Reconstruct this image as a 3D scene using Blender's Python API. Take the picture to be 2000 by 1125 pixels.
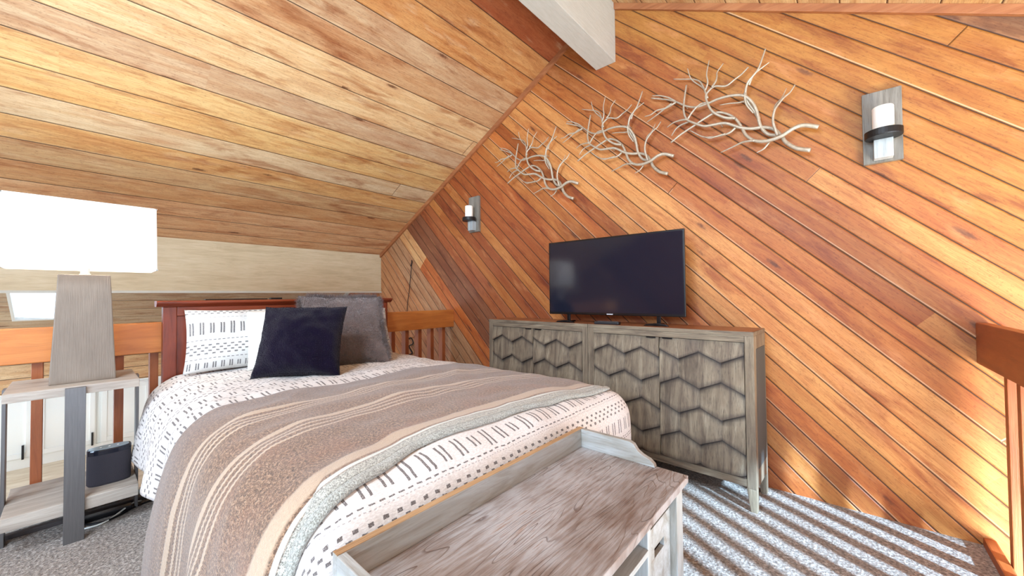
import bpy, bmesh, math, random
import numpy as np
from mathutils import Vector, Matrix, noise as mnoise
random.seed(7)
SC = bpy.context.scene
COL = SC.collection
for o in list(bpy.data.objects): bpy.data.objects.remove(o, do_unlink=True)
R = math.radians

# ------------------------------------------------------------------ camera
H = 1.10
yaw, pit, rol = R(-41.084), R(1.183), R(-0.5637)
F = Vector((math.sin(yaw)*math.cos(pit), math.cos(yaw)*math.cos(pit), math.sin(pit)))
Rt = Vector((math.cos(yaw), -math.sin(yaw), 0)); U = Rt.cross(F)
R2 = Rt*math.cos(rol)+U*math.sin(rol); U2 = U*math.cos(rol)-Rt*math.sin(rol)
cd = bpy.data.cameras.new('camera'); cam = bpy.data.objects.new('camera', cd); COL.objects.link(cam)
cd.sensor_width = 36; cd.lens = 36*740.83/2000; cd.clip_start = 0.05
m = Matrix((R2, U2, -F)).transposed().to_4x4(); m.translation = Vector((0, 0, H)); cam.matrix_world = m
SC.camera = cam
SC.view_settings.view_transform = 'Standard'; SC.view_settings.look = 'None'
SC.view_settings.exposure = 0.08; SC.view_settings.gamma = 1; SC.view_settings.use_curve_mapping = False

# ------------------------------------------------------------------ light
w = bpy.data.worlds.new('world'); SC.world = w; w.use_nodes = True
bg = w.node_tree.nodes['Background']; bg.inputs[0].default_value = (0.62, 0.80, 1.0, 1); bg.inputs[1].default_value = 2.5
def light(name, typ, loc, direction, energy, color, **kw):
    d = bpy.data.lights.new(name, typ); d.energy = energy; d.color = color
    for k, v in kw.items(): setattr(d, k, v)
    o = bpy.data.objects.new(name, d); COL.objects.link(o); o.location = loc
    o.rotation_euler = Vector(direction).to_track_quat('-Z', 'Y').to_euler()
    return o
DAY = (0.60, 0.79, 1.0)
SUN_D = Vector((-0.865*0.9, 0.50*0.9, -0.43))
light('sun', 'SUN', (3, -3, 3), SUN_D, 23.0, (0.48, 0.74, 1.0), angle=R(2.2))
light('window_daylight', 'AREA', (3.3, -0.6, -0.45), (-1, 0.62, 0.35), 190, (0.64, 0.80, 1.0), shape='RECTANGLE', size=3.0, size_y=2.2)
light('side_window_daylight', 'AREA', (-6.0, -2.7, 0.0), (0.7, 0.7, 0.12), 90, DAY, shape='RECTANGLE', size=1.8, size_y=1.0)
light('added_rear_fill', 'AREA', (0.0, -3.3, 2.2), (-0.50, 1, -0.42), 230, DAY, shape='RECTANGLE', size=2.4, size_y=1.0)  # unseen area lamp added behind the camera to brighten the bed
light('added_bed_fill', 'AREA', (-0.9, -0.9, 2.75), (-0.35, 0.45, -1), 72, (0.70, 0.85, 1.0), shape='DISK', size=0.7)  # unseen disk lamp added to brighten the bed top

light('added_wall_fill', 'AREA', (1.7, 1.0, -0.7), (-0.62, 0.78, 0.42), 190, (0.96, 0.88, 0.70), shape='RECTANGLE', size=0.9, size_y=0.9)  # lamp added beyond the railing to brighten the low right wall

# ------------------------------------------------------------------ node expressions
class X:
    nt = None
    def __init__(s, v): s.v = v
    def __add__(a, b): return op('ADD', a, b)
    __radd__ = __add__
    def __sub__(a, b): return op('SUBTRACT', a, b)
    def __rsub__(a, b): return op('SUBTRACT', b, a)
    def __mul__(a, b): return op('MULTIPLY', a, b)
    __rmul__ = __mul__
    def __truediv__(a, b): return op('DIVIDE', a, b)
    def __lt__(a, b): return op('LESS_THAN', a, b)
    def __gt__(a, b): return op('GREATER_THAN', a, b)
def setin(sock, v):
    if isinstance(v, X): X.nt.links.new(v.v, sock)
    elif isinstance(v, (tuple, list)): sock.default_value = tuple(v) + ((1,) if len(v) == 3 and len(sock.default_value) == 4 else ())
    else: sock.default_value = v
def op(name, a, b=None, c=None):
    n = X.nt.nodes.new('ShaderNodeMath'); n.operation = name
    setin(n.inputs[0], a)
    if b is not None: setin(n.inputs[1], b)
    if c is not None: setin(n.inputs[2], c)
    return X(n.outputs[0])
fl = lambda a: op('FLOOR', a)
fr = lambda a: op('FRACT', a)
ab = lambda a: op('ABSOLUTE', a)
mn = lambda a, b: op('MINIMUM', a, b)
mx = lambda a, b: op('MAXIMUM', a, b)
def sstep(a, lo, hi, t0=0.0, t1=1.0):
    n = X.nt.nodes.new('ShaderNodeMapRange'); n.interpolation_type = 'SMOOTHSTEP'
    setin(n.inputs[0], a); setin(n.inputs[1], lo); setin(n.inputs[2], hi); setin(n.inputs[3], t0); setin(n.inputs[4], t1)
    return X(n.outputs[0])
def xyz(a, b, c):
    n = X.nt.nodes.new('ShaderNodeCombineXYZ')
    for i, v in enumerate((a, b, c)): setin(n.inputs[i], v)
    return X(n.outputs[0])
def sep(v):
    n = X.nt.nodes.new('ShaderNodeSeparateXYZ'); setin(n.inputs[0], v); return [X(n.outputs[i]) for i in range(3)]
def coord(kind='Object'):
    n = X.nt.nodes.new('ShaderNodeTexCoord'); return X(n.outputs[kind])
def nz(vec, scale, detail=3, rough=0.55, dist=0.0):
    n = X.nt.nodes.new('ShaderNodeTexNoise'); setin(n.inputs['Vector'], vec); n.inputs['Scale'].default_value = scale
    n.inputs['Detail'].default_value = detail; n.inputs['Roughness'].default_value = rough; n.inputs['Distortion'].default_value = dist
    return X(n.outputs['Fac'])
def vor(vec, scale, out='Distance', rnd=1.0):
    n = X.nt.nodes.new('ShaderNodeTexVoronoi'); setin(n.inputs['Vector'], vec); n.inputs['Scale'].default_value = scale
    n.inputs['Randomness'].default_value = rnd
    return X(n.outputs[out])
def wn(vec):
    n = X.nt.nodes.new('ShaderNodeTexWhiteNoise'); n.noise_dimensions = '3D'; setin(n.inputs['Vector'], vec); return X(n.outputs['Value'])
def mix(f, a, b, mode='MIX'):
    n = X.nt.nodes.new('ShaderNodeMix'); n.data_type = 'RGBA'; n.blend_type = mode
    setin(n.inputs['Factor'], f); setin(n.inputs['A'], a); setin(n.inputs['B'], b)
    return X(n.outputs['Result'])
def ramp(f, stops, interp='LINEAR'):
    n = X.nt.nodes.new('ShaderNodeValToRGB'); setin(n.inputs[0], f); r = n.color_ramp; r.interpolation = interp
    while len(r.elements) < len(stops): r.elements.new(0.5)
    for e, (p, c) in zip(r.elements, stops): e.position = p; e.color = tuple(c)+(1,)
    return X(n.outputs[0])
def S(r, g, b):   # 0-255 sRGB to linear
    f = lambda c: (c/255/12.92) if c/255 <= 0.04045 else ((c/255+0.055)/1.055)**2.4
    return (f(r), f(g), f(b))
MATS = {}
def mat(name, fn, **kw):
    if name in MATS: return MATS[name]
    M = bpy.data.materials.new(name); M.use_nodes = True; X.nt = M.node_tree
    b = M.node_tree.nodes['Principled BSDF']
    res = fn() if fn else {}
    res.update(kw)
    h = res.pop('height', None)
    if h is not None:
        bp = X.nt.nodes.new('ShaderNodeBump'); setin(bp.inputs['Height'], h)
        bp.inputs['Distance'].default_value = res.pop('bump', 0.01); bp.inputs['Strength'].default_value = res.pop('bs', 1.0)
        X.nt.links.new(bp.outputs[0], b.inputs['Normal'])
    ren = {'color': 'Base Color', 'rough': 'Roughness', 'metal': 'Metallic', 'spec': 'Specular IOR Level', 'emit': 'Emission Color', 'emis': 'Emission Strength',
           'sheen': 'Sheen Weight', 'sheenr': 'Sheen Roughness', 'coat': 'Coat Weight', 'sss': 'Subsurface Weight', 'trans': 'Transmission Weight'}
    for k, v in res.items(): setin(b.inputs[ren[k]], v)
    MATS[name] = M
    return M

# boards: n = direction across boards, d = direction along them
def planks(n, d, width, off, cols, seed, rough=0.55, over=(), gap=0.0030, seglen=2.4, warm=None, knots=1.0, jitter=0.5, stain=0.55, pale=S(214, 150, 96)):
    def f():
        x, y, z = sep(coord())
        c = x*n[0]+y*n[1]+z*n[2]; l = x*d[0]+y*d[1]+z*d[2]
        t = (c-off)/width; i = fl(t); g = fr(t)
        r1 = wn(xyz(i, seed, 0.5))
        sg = fl(l/seglen+r1*7.3); sf = fr(l/seglen+r1*7.3)
        r2 = wn(xyz(i, sg, seed+3.1)); r3 = wn(xyz(sg, i, seed+9.7))
        base = ramp(r2, cols)
        for (i0, i1, l0, l1, colr) in over:
            msk = op('MULTIPLY', op('MULTIPLY', i > i0-0.5, i < i1+0.5), op('MULTIPLY', l > l0, l < l1))
            base = mix(msk, base, colr)
        p = xyz(l*1.0, c*9.0, i*3.7+sg*1.3)
        big = nz(p, 2.2, 4, 0.6, 0.8)
        fine = nz(xyz(l*3.0, c*60, i*2.1), 4.0, 4, 0.65)
        saw = nz(xyz(l*60, c*6, i), 3.0, 2, 0.5)
        # knots
        kv = xyz(l*2.1+r1*11.0, c*8.5, i*5.3+0.5)
        kd = vor(kv, 1.0); kr = wn(xyz(fl(l*2.1+r1*11.0), i, 4.4))
        kn = sstep(kd+nz(xyz(l*30, c*40, i), 2, 2)*0.10, 0.09, 0.19, 1.0, 0.0)*(kr > 0.22)*knots
        halo = sstep(kd, 0.08, 0.55, 1.0, 0.0)*knots
        rings = op('SINE', (big*38.0)+kd*20.0)*0.5+0.5
        col = mix(sstep(big, 0.35, 0.7)*0.55, base, mix(1.0, base, S(226, 186, 148), 'MULTIPLY'))
        col = mix(rings*0.14, col, S(170, 125, 90), 'MULTIPLY')
        col = mix(sstep(fine, 0.42, 0.72)*0.45, col, S(185, 140, 105), 'MULTIPLY')
        col = mix(halo*0.30, col, S(205, 140, 95), 'MULTIPLY')
        col = mix(kn*0.85, col, S(88, 45, 22))
        # long stains
        st = nz(xyz(l*1.1, c*5, i*9.0), 1.8, 5, 0.65, 0.5)
        col = mix(sstep(st, 0.50, 0.70)*stain, col, S(190, 142, 108), 'MULTIPLY')
        st2 = nz(xyz(l*1.6, c*7, i*4.0+7.0), 2.0, 4, 0.6)
        col = mix(sstep(st2, 0.56, 0.74)*stain*0.7, col, S(255, 226, 184), 'SCREEN') if False else mix(sstep(st2, 0.54, 0.74)*0.35, col, pale)
        sp = nz(xyz(l*26, c*60, i), 2.2, 4, 0.75)
        col = mix(sstep(sp, 0.54, 0.68)*0.42, col, S(150, 104, 78), 'MULTIPLY')
        e = mn(g, 1.0-g)*width
        j = mn(sf, 1.0-sf)*seglen
        j = op('MAXIMUM', j, sstep(r3, jitter, jitter+0.01, 1.0, 0.0))
        edge = mn(e, j)
        gm = sstep(edge, gap*0.45, gap*1.35, 1.0, 0.0)
        lip_glint = sstep(edge, gap*1.3, gap*1.8)*sstep(edge, gap*2.4, gap*3.6, 1.0, 0.0)*(g < 0.5)*(r1 > 0.80)
        col = mix(lip_glint*0.5, col, S(226, 196, 160))  # bevel highlight painted beside the groove on some boards
        col = mix(gm*0.92, col, S(52, 26, 12))
        hgt = sstep(edge, 0.0, gap*2.6)*1.0+fine*0.12+saw*0.10+(r2*0.12)
        return dict(color=col, height=hgt, bump=0.004, bs=0.8, rough=rough)
    return f

# furniture wood: grain along axis 0/1/2 in object space
def wood(axis, cols, grain=1.0, dark=S(60, 45, 35), darkamt=0.35, rough=0.55, streak=0.5, scale=1.0, rings=0.0, obj_rnd=True):
    def f():
        v = sep(coord()); l = v[axis]; a, b = [v[k] for k in range(3) if k != axis]
        r = 0.0
        if obj_rnd:
            n = X.nt.nodes.new('ShaderNodeObjectInfo'); r = X(n.outputs['Random'])*13.0
        p = xyz(l*1.6*scale+r, a*14*scale+r, b*14*scale)
        n1 = nz(p, 1.6, 5, 0.62, 0.9)
        n2 = nz(xyz(l*5*scale, a*110*scale, b*110*scale), 1.5, 4, 0.7)
        n3 = nz(xyz(l*2.0+r, a*2.5, b*2.5), 1.4, 3, 0.6)
        col = ramp(n1*0.7+n3*0.3, [(0.32+0.36*k/(len(cols)-1), c) for k, c in enumerate(cols)])
        col = mix(sstep(n2, 0.5, 0.68)*darkamt, col, dark)
        if rings:
            rg = op('SINE', (n1+n3*0.6)*rings)
            col = mix(sstep(rg, 0.80, 0.98)*0.55, col, dark)
        return dict(color=col, height=n2*0.6+n1*0.3, bump=0.0015, bs=grain, rough=rough)
    return f

# ------------------------------------------------------------------ mesh helpers
def bx(bm, x0, x1, y0, y1, z0, z1, M=None):
    vs = [bm.verts.new((x, y, z)) for z in (z0, z1) for y in (y0, y1) for x in (x0, x1)]
    for q in ((0, 2, 3, 1), (4, 5, 7, 6), (0, 1, 5, 4), (2, 6, 7, 3), (0, 4, 6, 2), (1, 3, 7, 5)): bm.faces.new([vs[k] for k in q])
    if M is not None:
        for v in vs: v.co = M @ v.co
    return vs
def prism(bm, pts, axis, a0, a1):
    def mk(p, a):
        return {0: (a, p[0], p[1]), 1: (p[0], a, p[1]), 2: (p[0], p[1], a)}[axis]
    A = [bm.verts.new(mk(p, a0)) for p in pts]; B = [bm.verts.new(mk(p, a1)) for p in pts]
    n = len(pts); bm.faces.new(A); bm.faces.new(B[::-1])
    for i in range(n): bm.faces.new((A[i], B[i], B[(i+1) % n], A[(i+1) % n]))
def lathe(bm, prof, cx, cy, n=32, sx=1.0, sy=1.0, cap=True):
    rings = [[bm.verts.new((cx+r*sx*math.cos(2*math.pi*k/n), cy+r*sy*math.sin(2*math.pi*k/n), z)) for k in range(n)] for r, z in prof]
    for a, b in zip(rings, rings[1:]):
        for k in range(n): bm.faces.new((a[k], a[(k+1) % n], b[(k+1) % n], b[k]))
    if cap: bm.faces.new(rings[0][::-1]); bm.faces.new(rings[-1])
def catmull(p, n=6):
    P = [Vector(q) for q in p]; P = [P[0]*2-P[1]]+P+[P[-1]*2-P[-2]]; out = []
    for i in range(1, len(P)-2):
        for k in range(n):
            t = k/n; a, b, c, d = P[i-1:i+3]
            out.append(0.5*((2*b)+(c-a)*t+(2*a-5*b+4*c-d)*t*t+(3*b-a-3*c+d)*t**3))
    out.append(P[-2]); return out
def tube(bm, pts, r0, r1=None, n=8, smooth=True, sub=6):
    r1 = r0 if r1 is None else r1
    P = catmull(pts, sub) if smooth else [Vector(p) for p in pts]
    rings = []; up = Vector((0.13, 0.95, 0.3)).normalized()
    for i, p in enumerate(P):
        t = (P[min(i+1, len(P)-1)]-P[max(i-1, 0)]).normalized()
        u = up-t*up.dot(t)
        if u.length < 1e-3: u = t.orthogonal()
        u.normalize(); v = t.cross(u); up = u; r = r0+(r1-r0)*i/(len(P)-1)
        rings.append([bm.verts.new(p+(u*math.cos(2*math.pi*k/n)+v*math.sin(2*math.pi*k/n))*r) for k in range(n)])
    for a, b in zip(rings, rings[1:]):
        for k in range(n): bm.faces.new((a[k], a[(k+1) % n], b[(k+1) % n], b[k]))
    bm.faces.new(rings[0][::-1]); bm.faces.new(rings[-1])
def obj(name, bm, M, parent=None, bevel=0.0, smooth=False, seg=2):
    bmesh.ops.recalc_face_normals(bm, faces=bm.faces)
    if bevel:
        es = [e for e in bm.edges if len(e.link_faces) == 2 and e.calc_face_angle(0) > 0.5]
        bmesh.ops.bevel(bm, geom=es, offset=bevel, segments=seg, profile=0.6, affect='EDGES', clamp_overlap=True)
    me = bpy.data.meshes.new(name); bm.to_mesh(me); bm.free()
    if smooth:
        for p in me.polygons: p.use_smooth = True
    me.materials.append(M)
    o = bpy.data.objects.new(name, me); COL.objects.link(o)
    if parent: o.parent = parent
    return o
def boxo(name, b, M, parent=None, bevel=0.003, seg=2):
    bm = bmesh.new(); bx(bm, *b); return obj(name, bm, M, parent, bevel, seg=seg)
def tag(o, label, cat, group=None, kind=None):
    o['label'] = label; o['category'] = cat
    if group: o['group'] = group
    if kind: o['kind'] = kind
    return o
def thing(name, label, cat, loc=(0, 0, 0), rz=0, group=None):
    o = bpy.data.objects.new(name, None); COL.objects.link(o); o.location = loc; o.rotation_euler = (0, 0, rz)
    o.empty_display_size = 0.05
    return tag(o, label, cat, group)
def struct(o): o['kind'] = 'structure'; return o
def copy_tree(o, parent=None):
    c = o.copy(); COL.objects.link(c)
    if parent: c.parent = parent
    for ch in list(o.children): copy_tree(ch, c)
    return c
# ------------------------------------------------------------------ constants
WY = 2.592                 # panelled gable wall
AX, AZ = -1.32, 3.295      # ridge
SL, SR = 0.514, 0.525
zl = lambda x: AZ+SL*(x-AX)
zr = lambda x: AZ-SR*(x-AX)
A44 = R(44.03)
W_COLS = [(0.0, S(182, 118, 58)), (0.2, S(166, 98, 44)), (0.4, S(196, 133, 68)), (0.6, S(176, 108, 50)), (0.8, S(160, 90, 38)), (1.0, S(200, 140, 76))]
over = [(-17, -16, -9, -3.62, S(216, 172, 118)), (-17, -16, -3.62, 0, S(186, 106, 50)), (-20, -18, -9, -2, S(180, 138, 100)), (-26, -21, -9, 0, S(190, 136, 90)),
        (-15, -13, -9, 0, S(132, 82, 54)), (-9, -8, -9, 0, S(152, 84, 42)), (3, 6, -9, 9, S(208, 146, 82)), (21, 21, -9, 9, S(132, 96, 66)),
        (14, 20, -9, 9, S(180, 122, 56)), (7, 8, -9, 9, S(184, 114, 54)), (-3, -2, -9, 9, S(178, 104, 50)), (22, 26, -9, 9, S(200, 146, 82)),
        (-6, -4, -9, 9, S(160, 88, 40)), (10, 11, -9, 9, S(174, 106, 48)), (1, 1, -9, 9, S(190, 112, 52)), (-12, -11, -9, 9, S(160, 92, 50))]
M_W = mat('diagonal_boards', planks((math.sin(A44), 0, math.cos(A44)), (math.cos(A44), 0, -math.sin(A44)), 0.0915, 0.0285, W_COLS, 2.0, over=over, jitter=0.93, seglen=1.9, stain=0.75))
C_COLS = [(0.0, S(222, 190, 140)), (0.25, S(212, 178, 128)), (0.5, S(228, 198, 148)), (0.75, S(218, 180, 124)), (1.0, S(224, 196, 152))]
overc = [(-60, -19, -9, 9, S(214, 196, 166)), (-7, -7, -9, 9, S(206, 178, 142)), (-8, -8, -9, 9, S(224, 190, 132)), (-9, -9, -9, 9, S(220, 184, 124)), (-10, -10, -9, 9, S(216, 194, 156)), (-11, -11, -9, 9, S(220, 178, 118)),
         (-12, -12, -9, 9, S(212, 178, 130)), (-13, -13, -9, 9, S(214, 168, 116)), (-17, -14, -9, 9, S(228, 184, 136)), (-4, -4, -9, 9, S(202, 162, 118)), (-3, -3, -9, 9, S(200, 168, 130)), (-6, -5, -9, 9, S(226, 196, 148)), (-2, -1, -9, 9, S(204, 150, 92)), (0, 3, -9, 9, S(170, 98, 58))]
M_C = mat('ceiling_boards', planks((math.hypot(1, SL), 0, 0), (0, 1, 0), 0.1945, -2.03, C_COLS, 5.0, over=overc, jitter=0.97, seglen=3.1, knots=1.0, stain=0.75, pale=S(224, 198, 160)))
M_CR = mat('ceiling_boards_right', planks((math.hypot(1, SR), 0, 0), (0, 1, 0), 0.1945, 0.02, C_COLS, 8.0, jitter=0.93, seglen=3.1, pale=S(222, 190, 150)))
M_TRIM = mat('trim_wood', wood(0, [S(132, 76, 42), S(160, 98, 58), S(180, 120, 76)], darkamt=0.2))
M_RAILR = mat('rail_wood_shaded', wood(1, [S(132, 62, 28), S(156, 78, 36), S(172, 94, 46)], darkamt=0.15, rough=0.42))  # darker copy of the rail wood, difference in light put into colour
M_RAIL = mat('rail_wood', wood(1, [S(164, 90, 40), S(188, 112, 50), S(204, 130, 64)], darkamt=0.15, rough=0.42))
M_BAL = mat('baluster_wood', wood(2, [S(132, 68, 36), S(156, 84, 44), S(174, 100, 56)], darkamt=0.15, rough=0.5))
M_BEAM = mat('beam_paint', lambda: dict(color=mix(nz(xyz(*[a*b for a, b in zip(sep(coord()), (9, 1.2, 9))]), 6, 5, 0.7), S(184, 178, 162), S(214, 210, 198)), height=nz(xyz(*[a*b for a, b in zip(sep(coord()), (60, 5, 60))]), 3, 3), bump=0.002, rough=0.6))
M_FASCIA = mat('fascia_wood', wood(1, [S(186, 164, 128), S(204, 184, 148), S(214, 196, 164)], dark=S(150, 120, 88), darkamt=0.25))
M_WHITE = mat('white_paint', None, color=S(238, 238, 232), rough=0.4)

# ------------------------------------------------------------------ structure
bm = bmesh.new()
prism(bm, [(-7.3, -2.6), (3.6, -2.6), (3.6, zr(3.6)+0.05), (AX, AZ+0.05), (-7.3, zl(-7.3)+0.05)], 1, WY, WY+0.12)
struct(obj('wall_back', bm, M_W))

def slab(bm, x0, x1, y0, y1, zf, t=0.025):
    vs = [bm.verts.new((x, y, zf(x)+dz)) for dz in (0, t) for y in (y0, y1) for x in (x0, x1)]
    for q in ((0, 2, 3, 1), (4, 5, 7, 6), (0, 1, 5, 4), (2, 6, 7, 3), (0, 4, 6, 2), (1, 3, 7, 5)): bm.faces.new([vs[k] for k in q])
def slab_hole(bm, x0, x1, y0, y1, zf, hx0, hx1, holes):
    slab(bm, x0, hx0, y0, y1, zf); slab(bm, hx1, x1, y0, y1, zf)
    y = y0
    for a, b in holes:
        slab(bm, hx0, hx1, y, a, zf); y = b
    slab(bm, hx0, hx1, y, y1, zf)
bm = bmesh.new(); slab_hole(bm, -6.4, AX, -4.2, WY, zl, -5.97, -5.20, [(-1.60, -0.475), (-0.405, 0.125)])
struct(obj('ceiling', bm, M_C))
bm = bmesh.new(); slab_hole(bm, AX, 3.6, -4.2, WY, zr, 2.0, 3.3, [(-1.5, 1.30)])
struct(obj('ceiling_right', bm, M_CR))
# painted frame and glass of the low skylight
def glassf():
    return {}
MG = bpy.data.materials.new('window_glass'); MG.use_nodes = True; nt = MG.node_tree
for n in list(nt.nodes):
    if n.type == 'BSDF_PRINCIPLED': nt.nodes.remove(n)
mx_ = nt.nodes.new('ShaderNodeMixShader'); tr = nt.nodes.new('ShaderNodeBsdfTransparent'); gl = nt.nodes.new('ShaderNodeBsdfGlossy'); gl.inputs['Roughness'].default_value = 0.03
mx_.inputs[0].default_value = 0.04; nt.links.new(tr.outputs[0], mx_.inputs[1]); nt.links.new(gl.outputs[0], mx_.inputs[2]); nt.links.new(mx_.outputs[0], nt.nodes['Material Output'].inputs[0])
def skylight(name, x0, x1, ys, zf, fw=0.035):
    bm = bmesh.new()
    for a, b in ys:
        for (p, q, r_, s_) in ((x0, x1, a, a+fw), (x0, x1, b-fw, b), (x0, x0+fw, a+fw, b-fw), (x1-fw, x1, a+fw, b-fw)): slab(bm, p, q, r_, s_, lambda x: zf(x)-0.002, 0.03)
    o = struct(obj(name, bm, M_WHITE))
    for a, b in ys:
        bm = bmesh.new(); slab(bm, x0+fw, x1-fw, a+fw, b-fw, lambda x: zf(x)+0.012, 0.004); obj('pane', bm, MG, o)
bm = bmesh.new(); prism(bm, [(-6.4, -2.6), (-1.2, -2.6), (-1.2, zr(-1.2)+0.04), (AX, AZ+0.04), (-6.4, zl(-6.4)+0.04)], 1, -4.3, -4.2)
struct(obj('wall_front', bm, M_W))
skylight('window_1', -5.97, -5.20, [(-1.60, -0.475), (-0.405, 0.125)], zl, 0.02)
skylight('added_skylight', 2.0, 3.3, [(-1.5, 1.30)], zr, 0.03)  # unseen opening added and sized to aim the sun at the carpet

# carpeted loft floor
def carpet():
    x, y, z = sep(coord()); p = xyz(x, y, z)
    a = nz(p, 75, 4, 0.75); b = vor(p, 85); c = nz(p, 3.0, 3, 0.6); d = nz(p, 420, 2, 0.6)
    col = ramp(a, [(0.32, S(66, 54, 48)), (0.43, S(136, 120, 108)), (0.55, S(182, 166, 154)), (0.66, S(232, 224, 216))])
    col = mix(sstep(b, 0.08, 0.30, 0.65, 0.0), col, S(70, 60, 58))
    col = mix(sstep(c, 0.4, 0.65)*0.25, col, S(170, 145, 125), 'MULTIPLY')
    return dict(color=col, height=a*0.7+d*0.3+b*0.5, bump=0.02, bs=1.0, rough=0.95, sheen=0.3)
bm = bmesh.new(); bx(bm, -3.05, 0.475, -3.2, WY, -0.22, 0.0)
struct(obj('floor', bm, mat('carpet', carpet)))
struct(boxo('trim_1', (0.435, 0.472, -3.2, WY, -0.20, 0.035), M_RAILR, bevel=0.006))
struct(boxo('trim_2', (-3.05, -3.012, -3.2, WY, 0.0, 0.03), M_WHITE, bevel=0.004))
struct(boxo('trim_9', (-2.945, -2.915, -1.2, 0.42, 0.0, 0.022), mat('dark_strip', None, color=S(62, 52, 50), rough=0.6), bevel=0.004))

# lower room on the left, seen through the balusters
def lowfloor():
    x, y, z = sep(coord())
    n1 = nz(xyz(x*8, y*1.5, z), 2.5, 4, 0.6)
    return dict(color=ramp(n1, [(0.3, S(205, 182, 150)), (0.7, S(236, 220, 196))]), rough=0.5)
M_LOWB = mat('lower_boards', planks((0, 0, 1), (0, 1, 0), 0.14, 0.03, [(0, S(232, 196, 146)), (0.5, S(222, 180, 124)), (1, S(240, 208, 162))], 11.0, jitter=0.95))
struct(boxo('floor_lower', (-6.42, -3.16, -4.2, WY, -0.70, -0.60), mat('lower_floor', lowfloor), bevel=0))
struct(boxo('wall_left', (-6.45, -6.32, -4.2, WY, 0.16, zl(-6.4)+0.02), M_LOWB, bevel=0))
bm = bmesh.new(); bx(bm, -6.45, -6.32, -4.2, WY, -0.7, 0.16); bx(bm, -6.33, -6.30, -4.2, WY, -0.60, -0.50)
struct(obj('wall_left_lower', bm, M_WHITE))
M_DK = mat('dark_metal', None, color=S(34, 32, 34), rough=0.35, metal=0.6)
def low_door(n, y0, y1, hy):
    bm = bmesh.new(); bx(bm, -6.318, -6.29, y0, y1, -0.50, 0.14)
    d = struct(obj(n, bm, M_WHITE, bevel=0.004))
    bm = bmesh.new()
    for (a, b, c, e) in ((y0+0.01, y0+0.05, -0.49, 0.13), (y1-0.05, y1-0.01, -0.49, 0.13), (y0+0.05, y1-0.05, -0.49, -0.44), (y0+0.05, y1-0.05, 0.08, 0.13)): bx(bm, -6.29, -6.278, a, b, c, e)
    obj('door_frame', bm, M_WHITE, d, bevel=0.002)
    bm = bmesh.new(); bx(bm, -6.278, -6.25, hy-0.008, hy+0.008, -0.56+0.06, -0.36); obj('door_handle', bm, M_DK, d, bevel=0.002)
low_door('door_1', -1.6, -0.28, -0.345)
low_door('door_2', -0.26, 0.155, 0.125)
low_door('door_3', 0.185, 0.60, 0.56)

# painted ridge beam, fascia beam, rake trims
struct(boxo('trim_3', (-1.385, -1.225, -4.2, WY, 2.815, 3.40), M_BEAM, bevel=0.004))
struct(boxo('trim_4', (-4.62, -4.51, -4.2, WY, 1.165, zl(-4.62)+0.05), M_FASCIA, bevel=0.002))
struct(boxo('beam_lit_edge', (-4.512, -4.50, -4.2, WY, 1.155, 1.175), M_BEAM, bevel=0.001))  # pale strip standing in for light on the beam's lower edge
def rake(name, x0, x1, zf, t=0.045):
    bm = bmesh.new(); prism(bm, [(x0, zf(x0)), (x1, zf(x1)), (x1, zf(x1)-t), (x0, zf(x0)-t)], 1, WY-0.022, WY)
    struct(obj(name, bm, M_TRIM, bevel=0.002))
rake('trim_6', -4.51, -1.385, zl); rake('trim_7', -1.225, 3.6, zr)
bm = bmesh.new(); prism(bm, [(-6.3, zl(-6.3)), (-4.62, zl(-4.62)), (-4.62, zl(-4.62)-0.05), (-6.3, zl(-6.3)-0.05)], 1, WY-0.02, WY)
struct(obj('trim_8', bm, M_BEAM))

# ------------------------------------------------------------------ railings
def railing(name, label, xf, sgn, y0, y1, ylast, step, x_drop, MR=None):
    t = thing(name, label, 'railing', (xf, y1, 0))
    def P(a): return a-xf
    rb = boxo('top_rail', tuple(sorted((0, sgn*0.04)))+(y0-y1, 0, 0.785, 0.963), MR or M_RAIL, t, 0.005)
    y = ylast
    xa, xb = sorted((sgn*0.04, sgn*0.104))
    while y > y0+0.05:
        boxo('baluster', (xa, xb, y-y1, y+0.038-y1, x_drop, 0.93), M_BAL, t, 0.002)
        y -= step
    return t
railing('loft_railing', 'orange wooden railing behind the bed and side table', -3.07, -1, -3.0, WY, 2.47, 0.1455, -0.45)
railing('loft_railing', 'brown wooden railing at the right edge of the loft', 0.435, 1, 0.9, WY, 2.387, 0.145, -0.45, M_RAILR)

# ------------------------------------------------------------------ bed
CH = [S(96, 36, 18), S(120, 48, 25), S(136, 60, 32)]
M_CHX, M_CHY, M_CHZ = [mat('cherry_%s' % 'xyz'[k], wood(k, CH, darkamt=0.12, rough=0.35, grain=0.4)) for k in range(3)]
bed = thing('bed', 'bed with a reddish-brown wooden headboard, against the left railing', 'bed', (-3.0, 1.05, 0))
bo = Vector((-3.0, 1.05, 0))
def bedbox(name, b, M, bevel=0.004, parent=bed, z0=0):
    return boxo(name, (b[0]-bo.x, b[1]-bo.x, b[2]-bo.y, b[3]-bo.y, b[4], b[5]), M, parent, bevel)
hb = bedbox('headboard', (-3.02, -2.995, 0.38, 1.72, 0.40, 1.0), M_CHZ)
bedbox('post', (-3.045, -2.985, 0.33, 0.392, 0.0, 1.055), M_CHZ, parent=bed)
bedbox('post', (-3.045, -2.985, 1.712, 1.775, 0.0, 1.055), M_CHZ, parent=bed)
bedbox('headboard_rail', (-3.04, -2.985, 0.392, 1.712, 1.0, 1.055), M_CHY)
bm = bmesh.new()
prof = [(-3.05, 1.055), (-2.978, 1.055), (-2.970, 1.064), (-2.962, 1.070), (-2.955, 1.078), (-2.955, 1.086), (-2.960, 1.091), (-3.06, 1.091), (-3.06, 1.07)]
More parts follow.
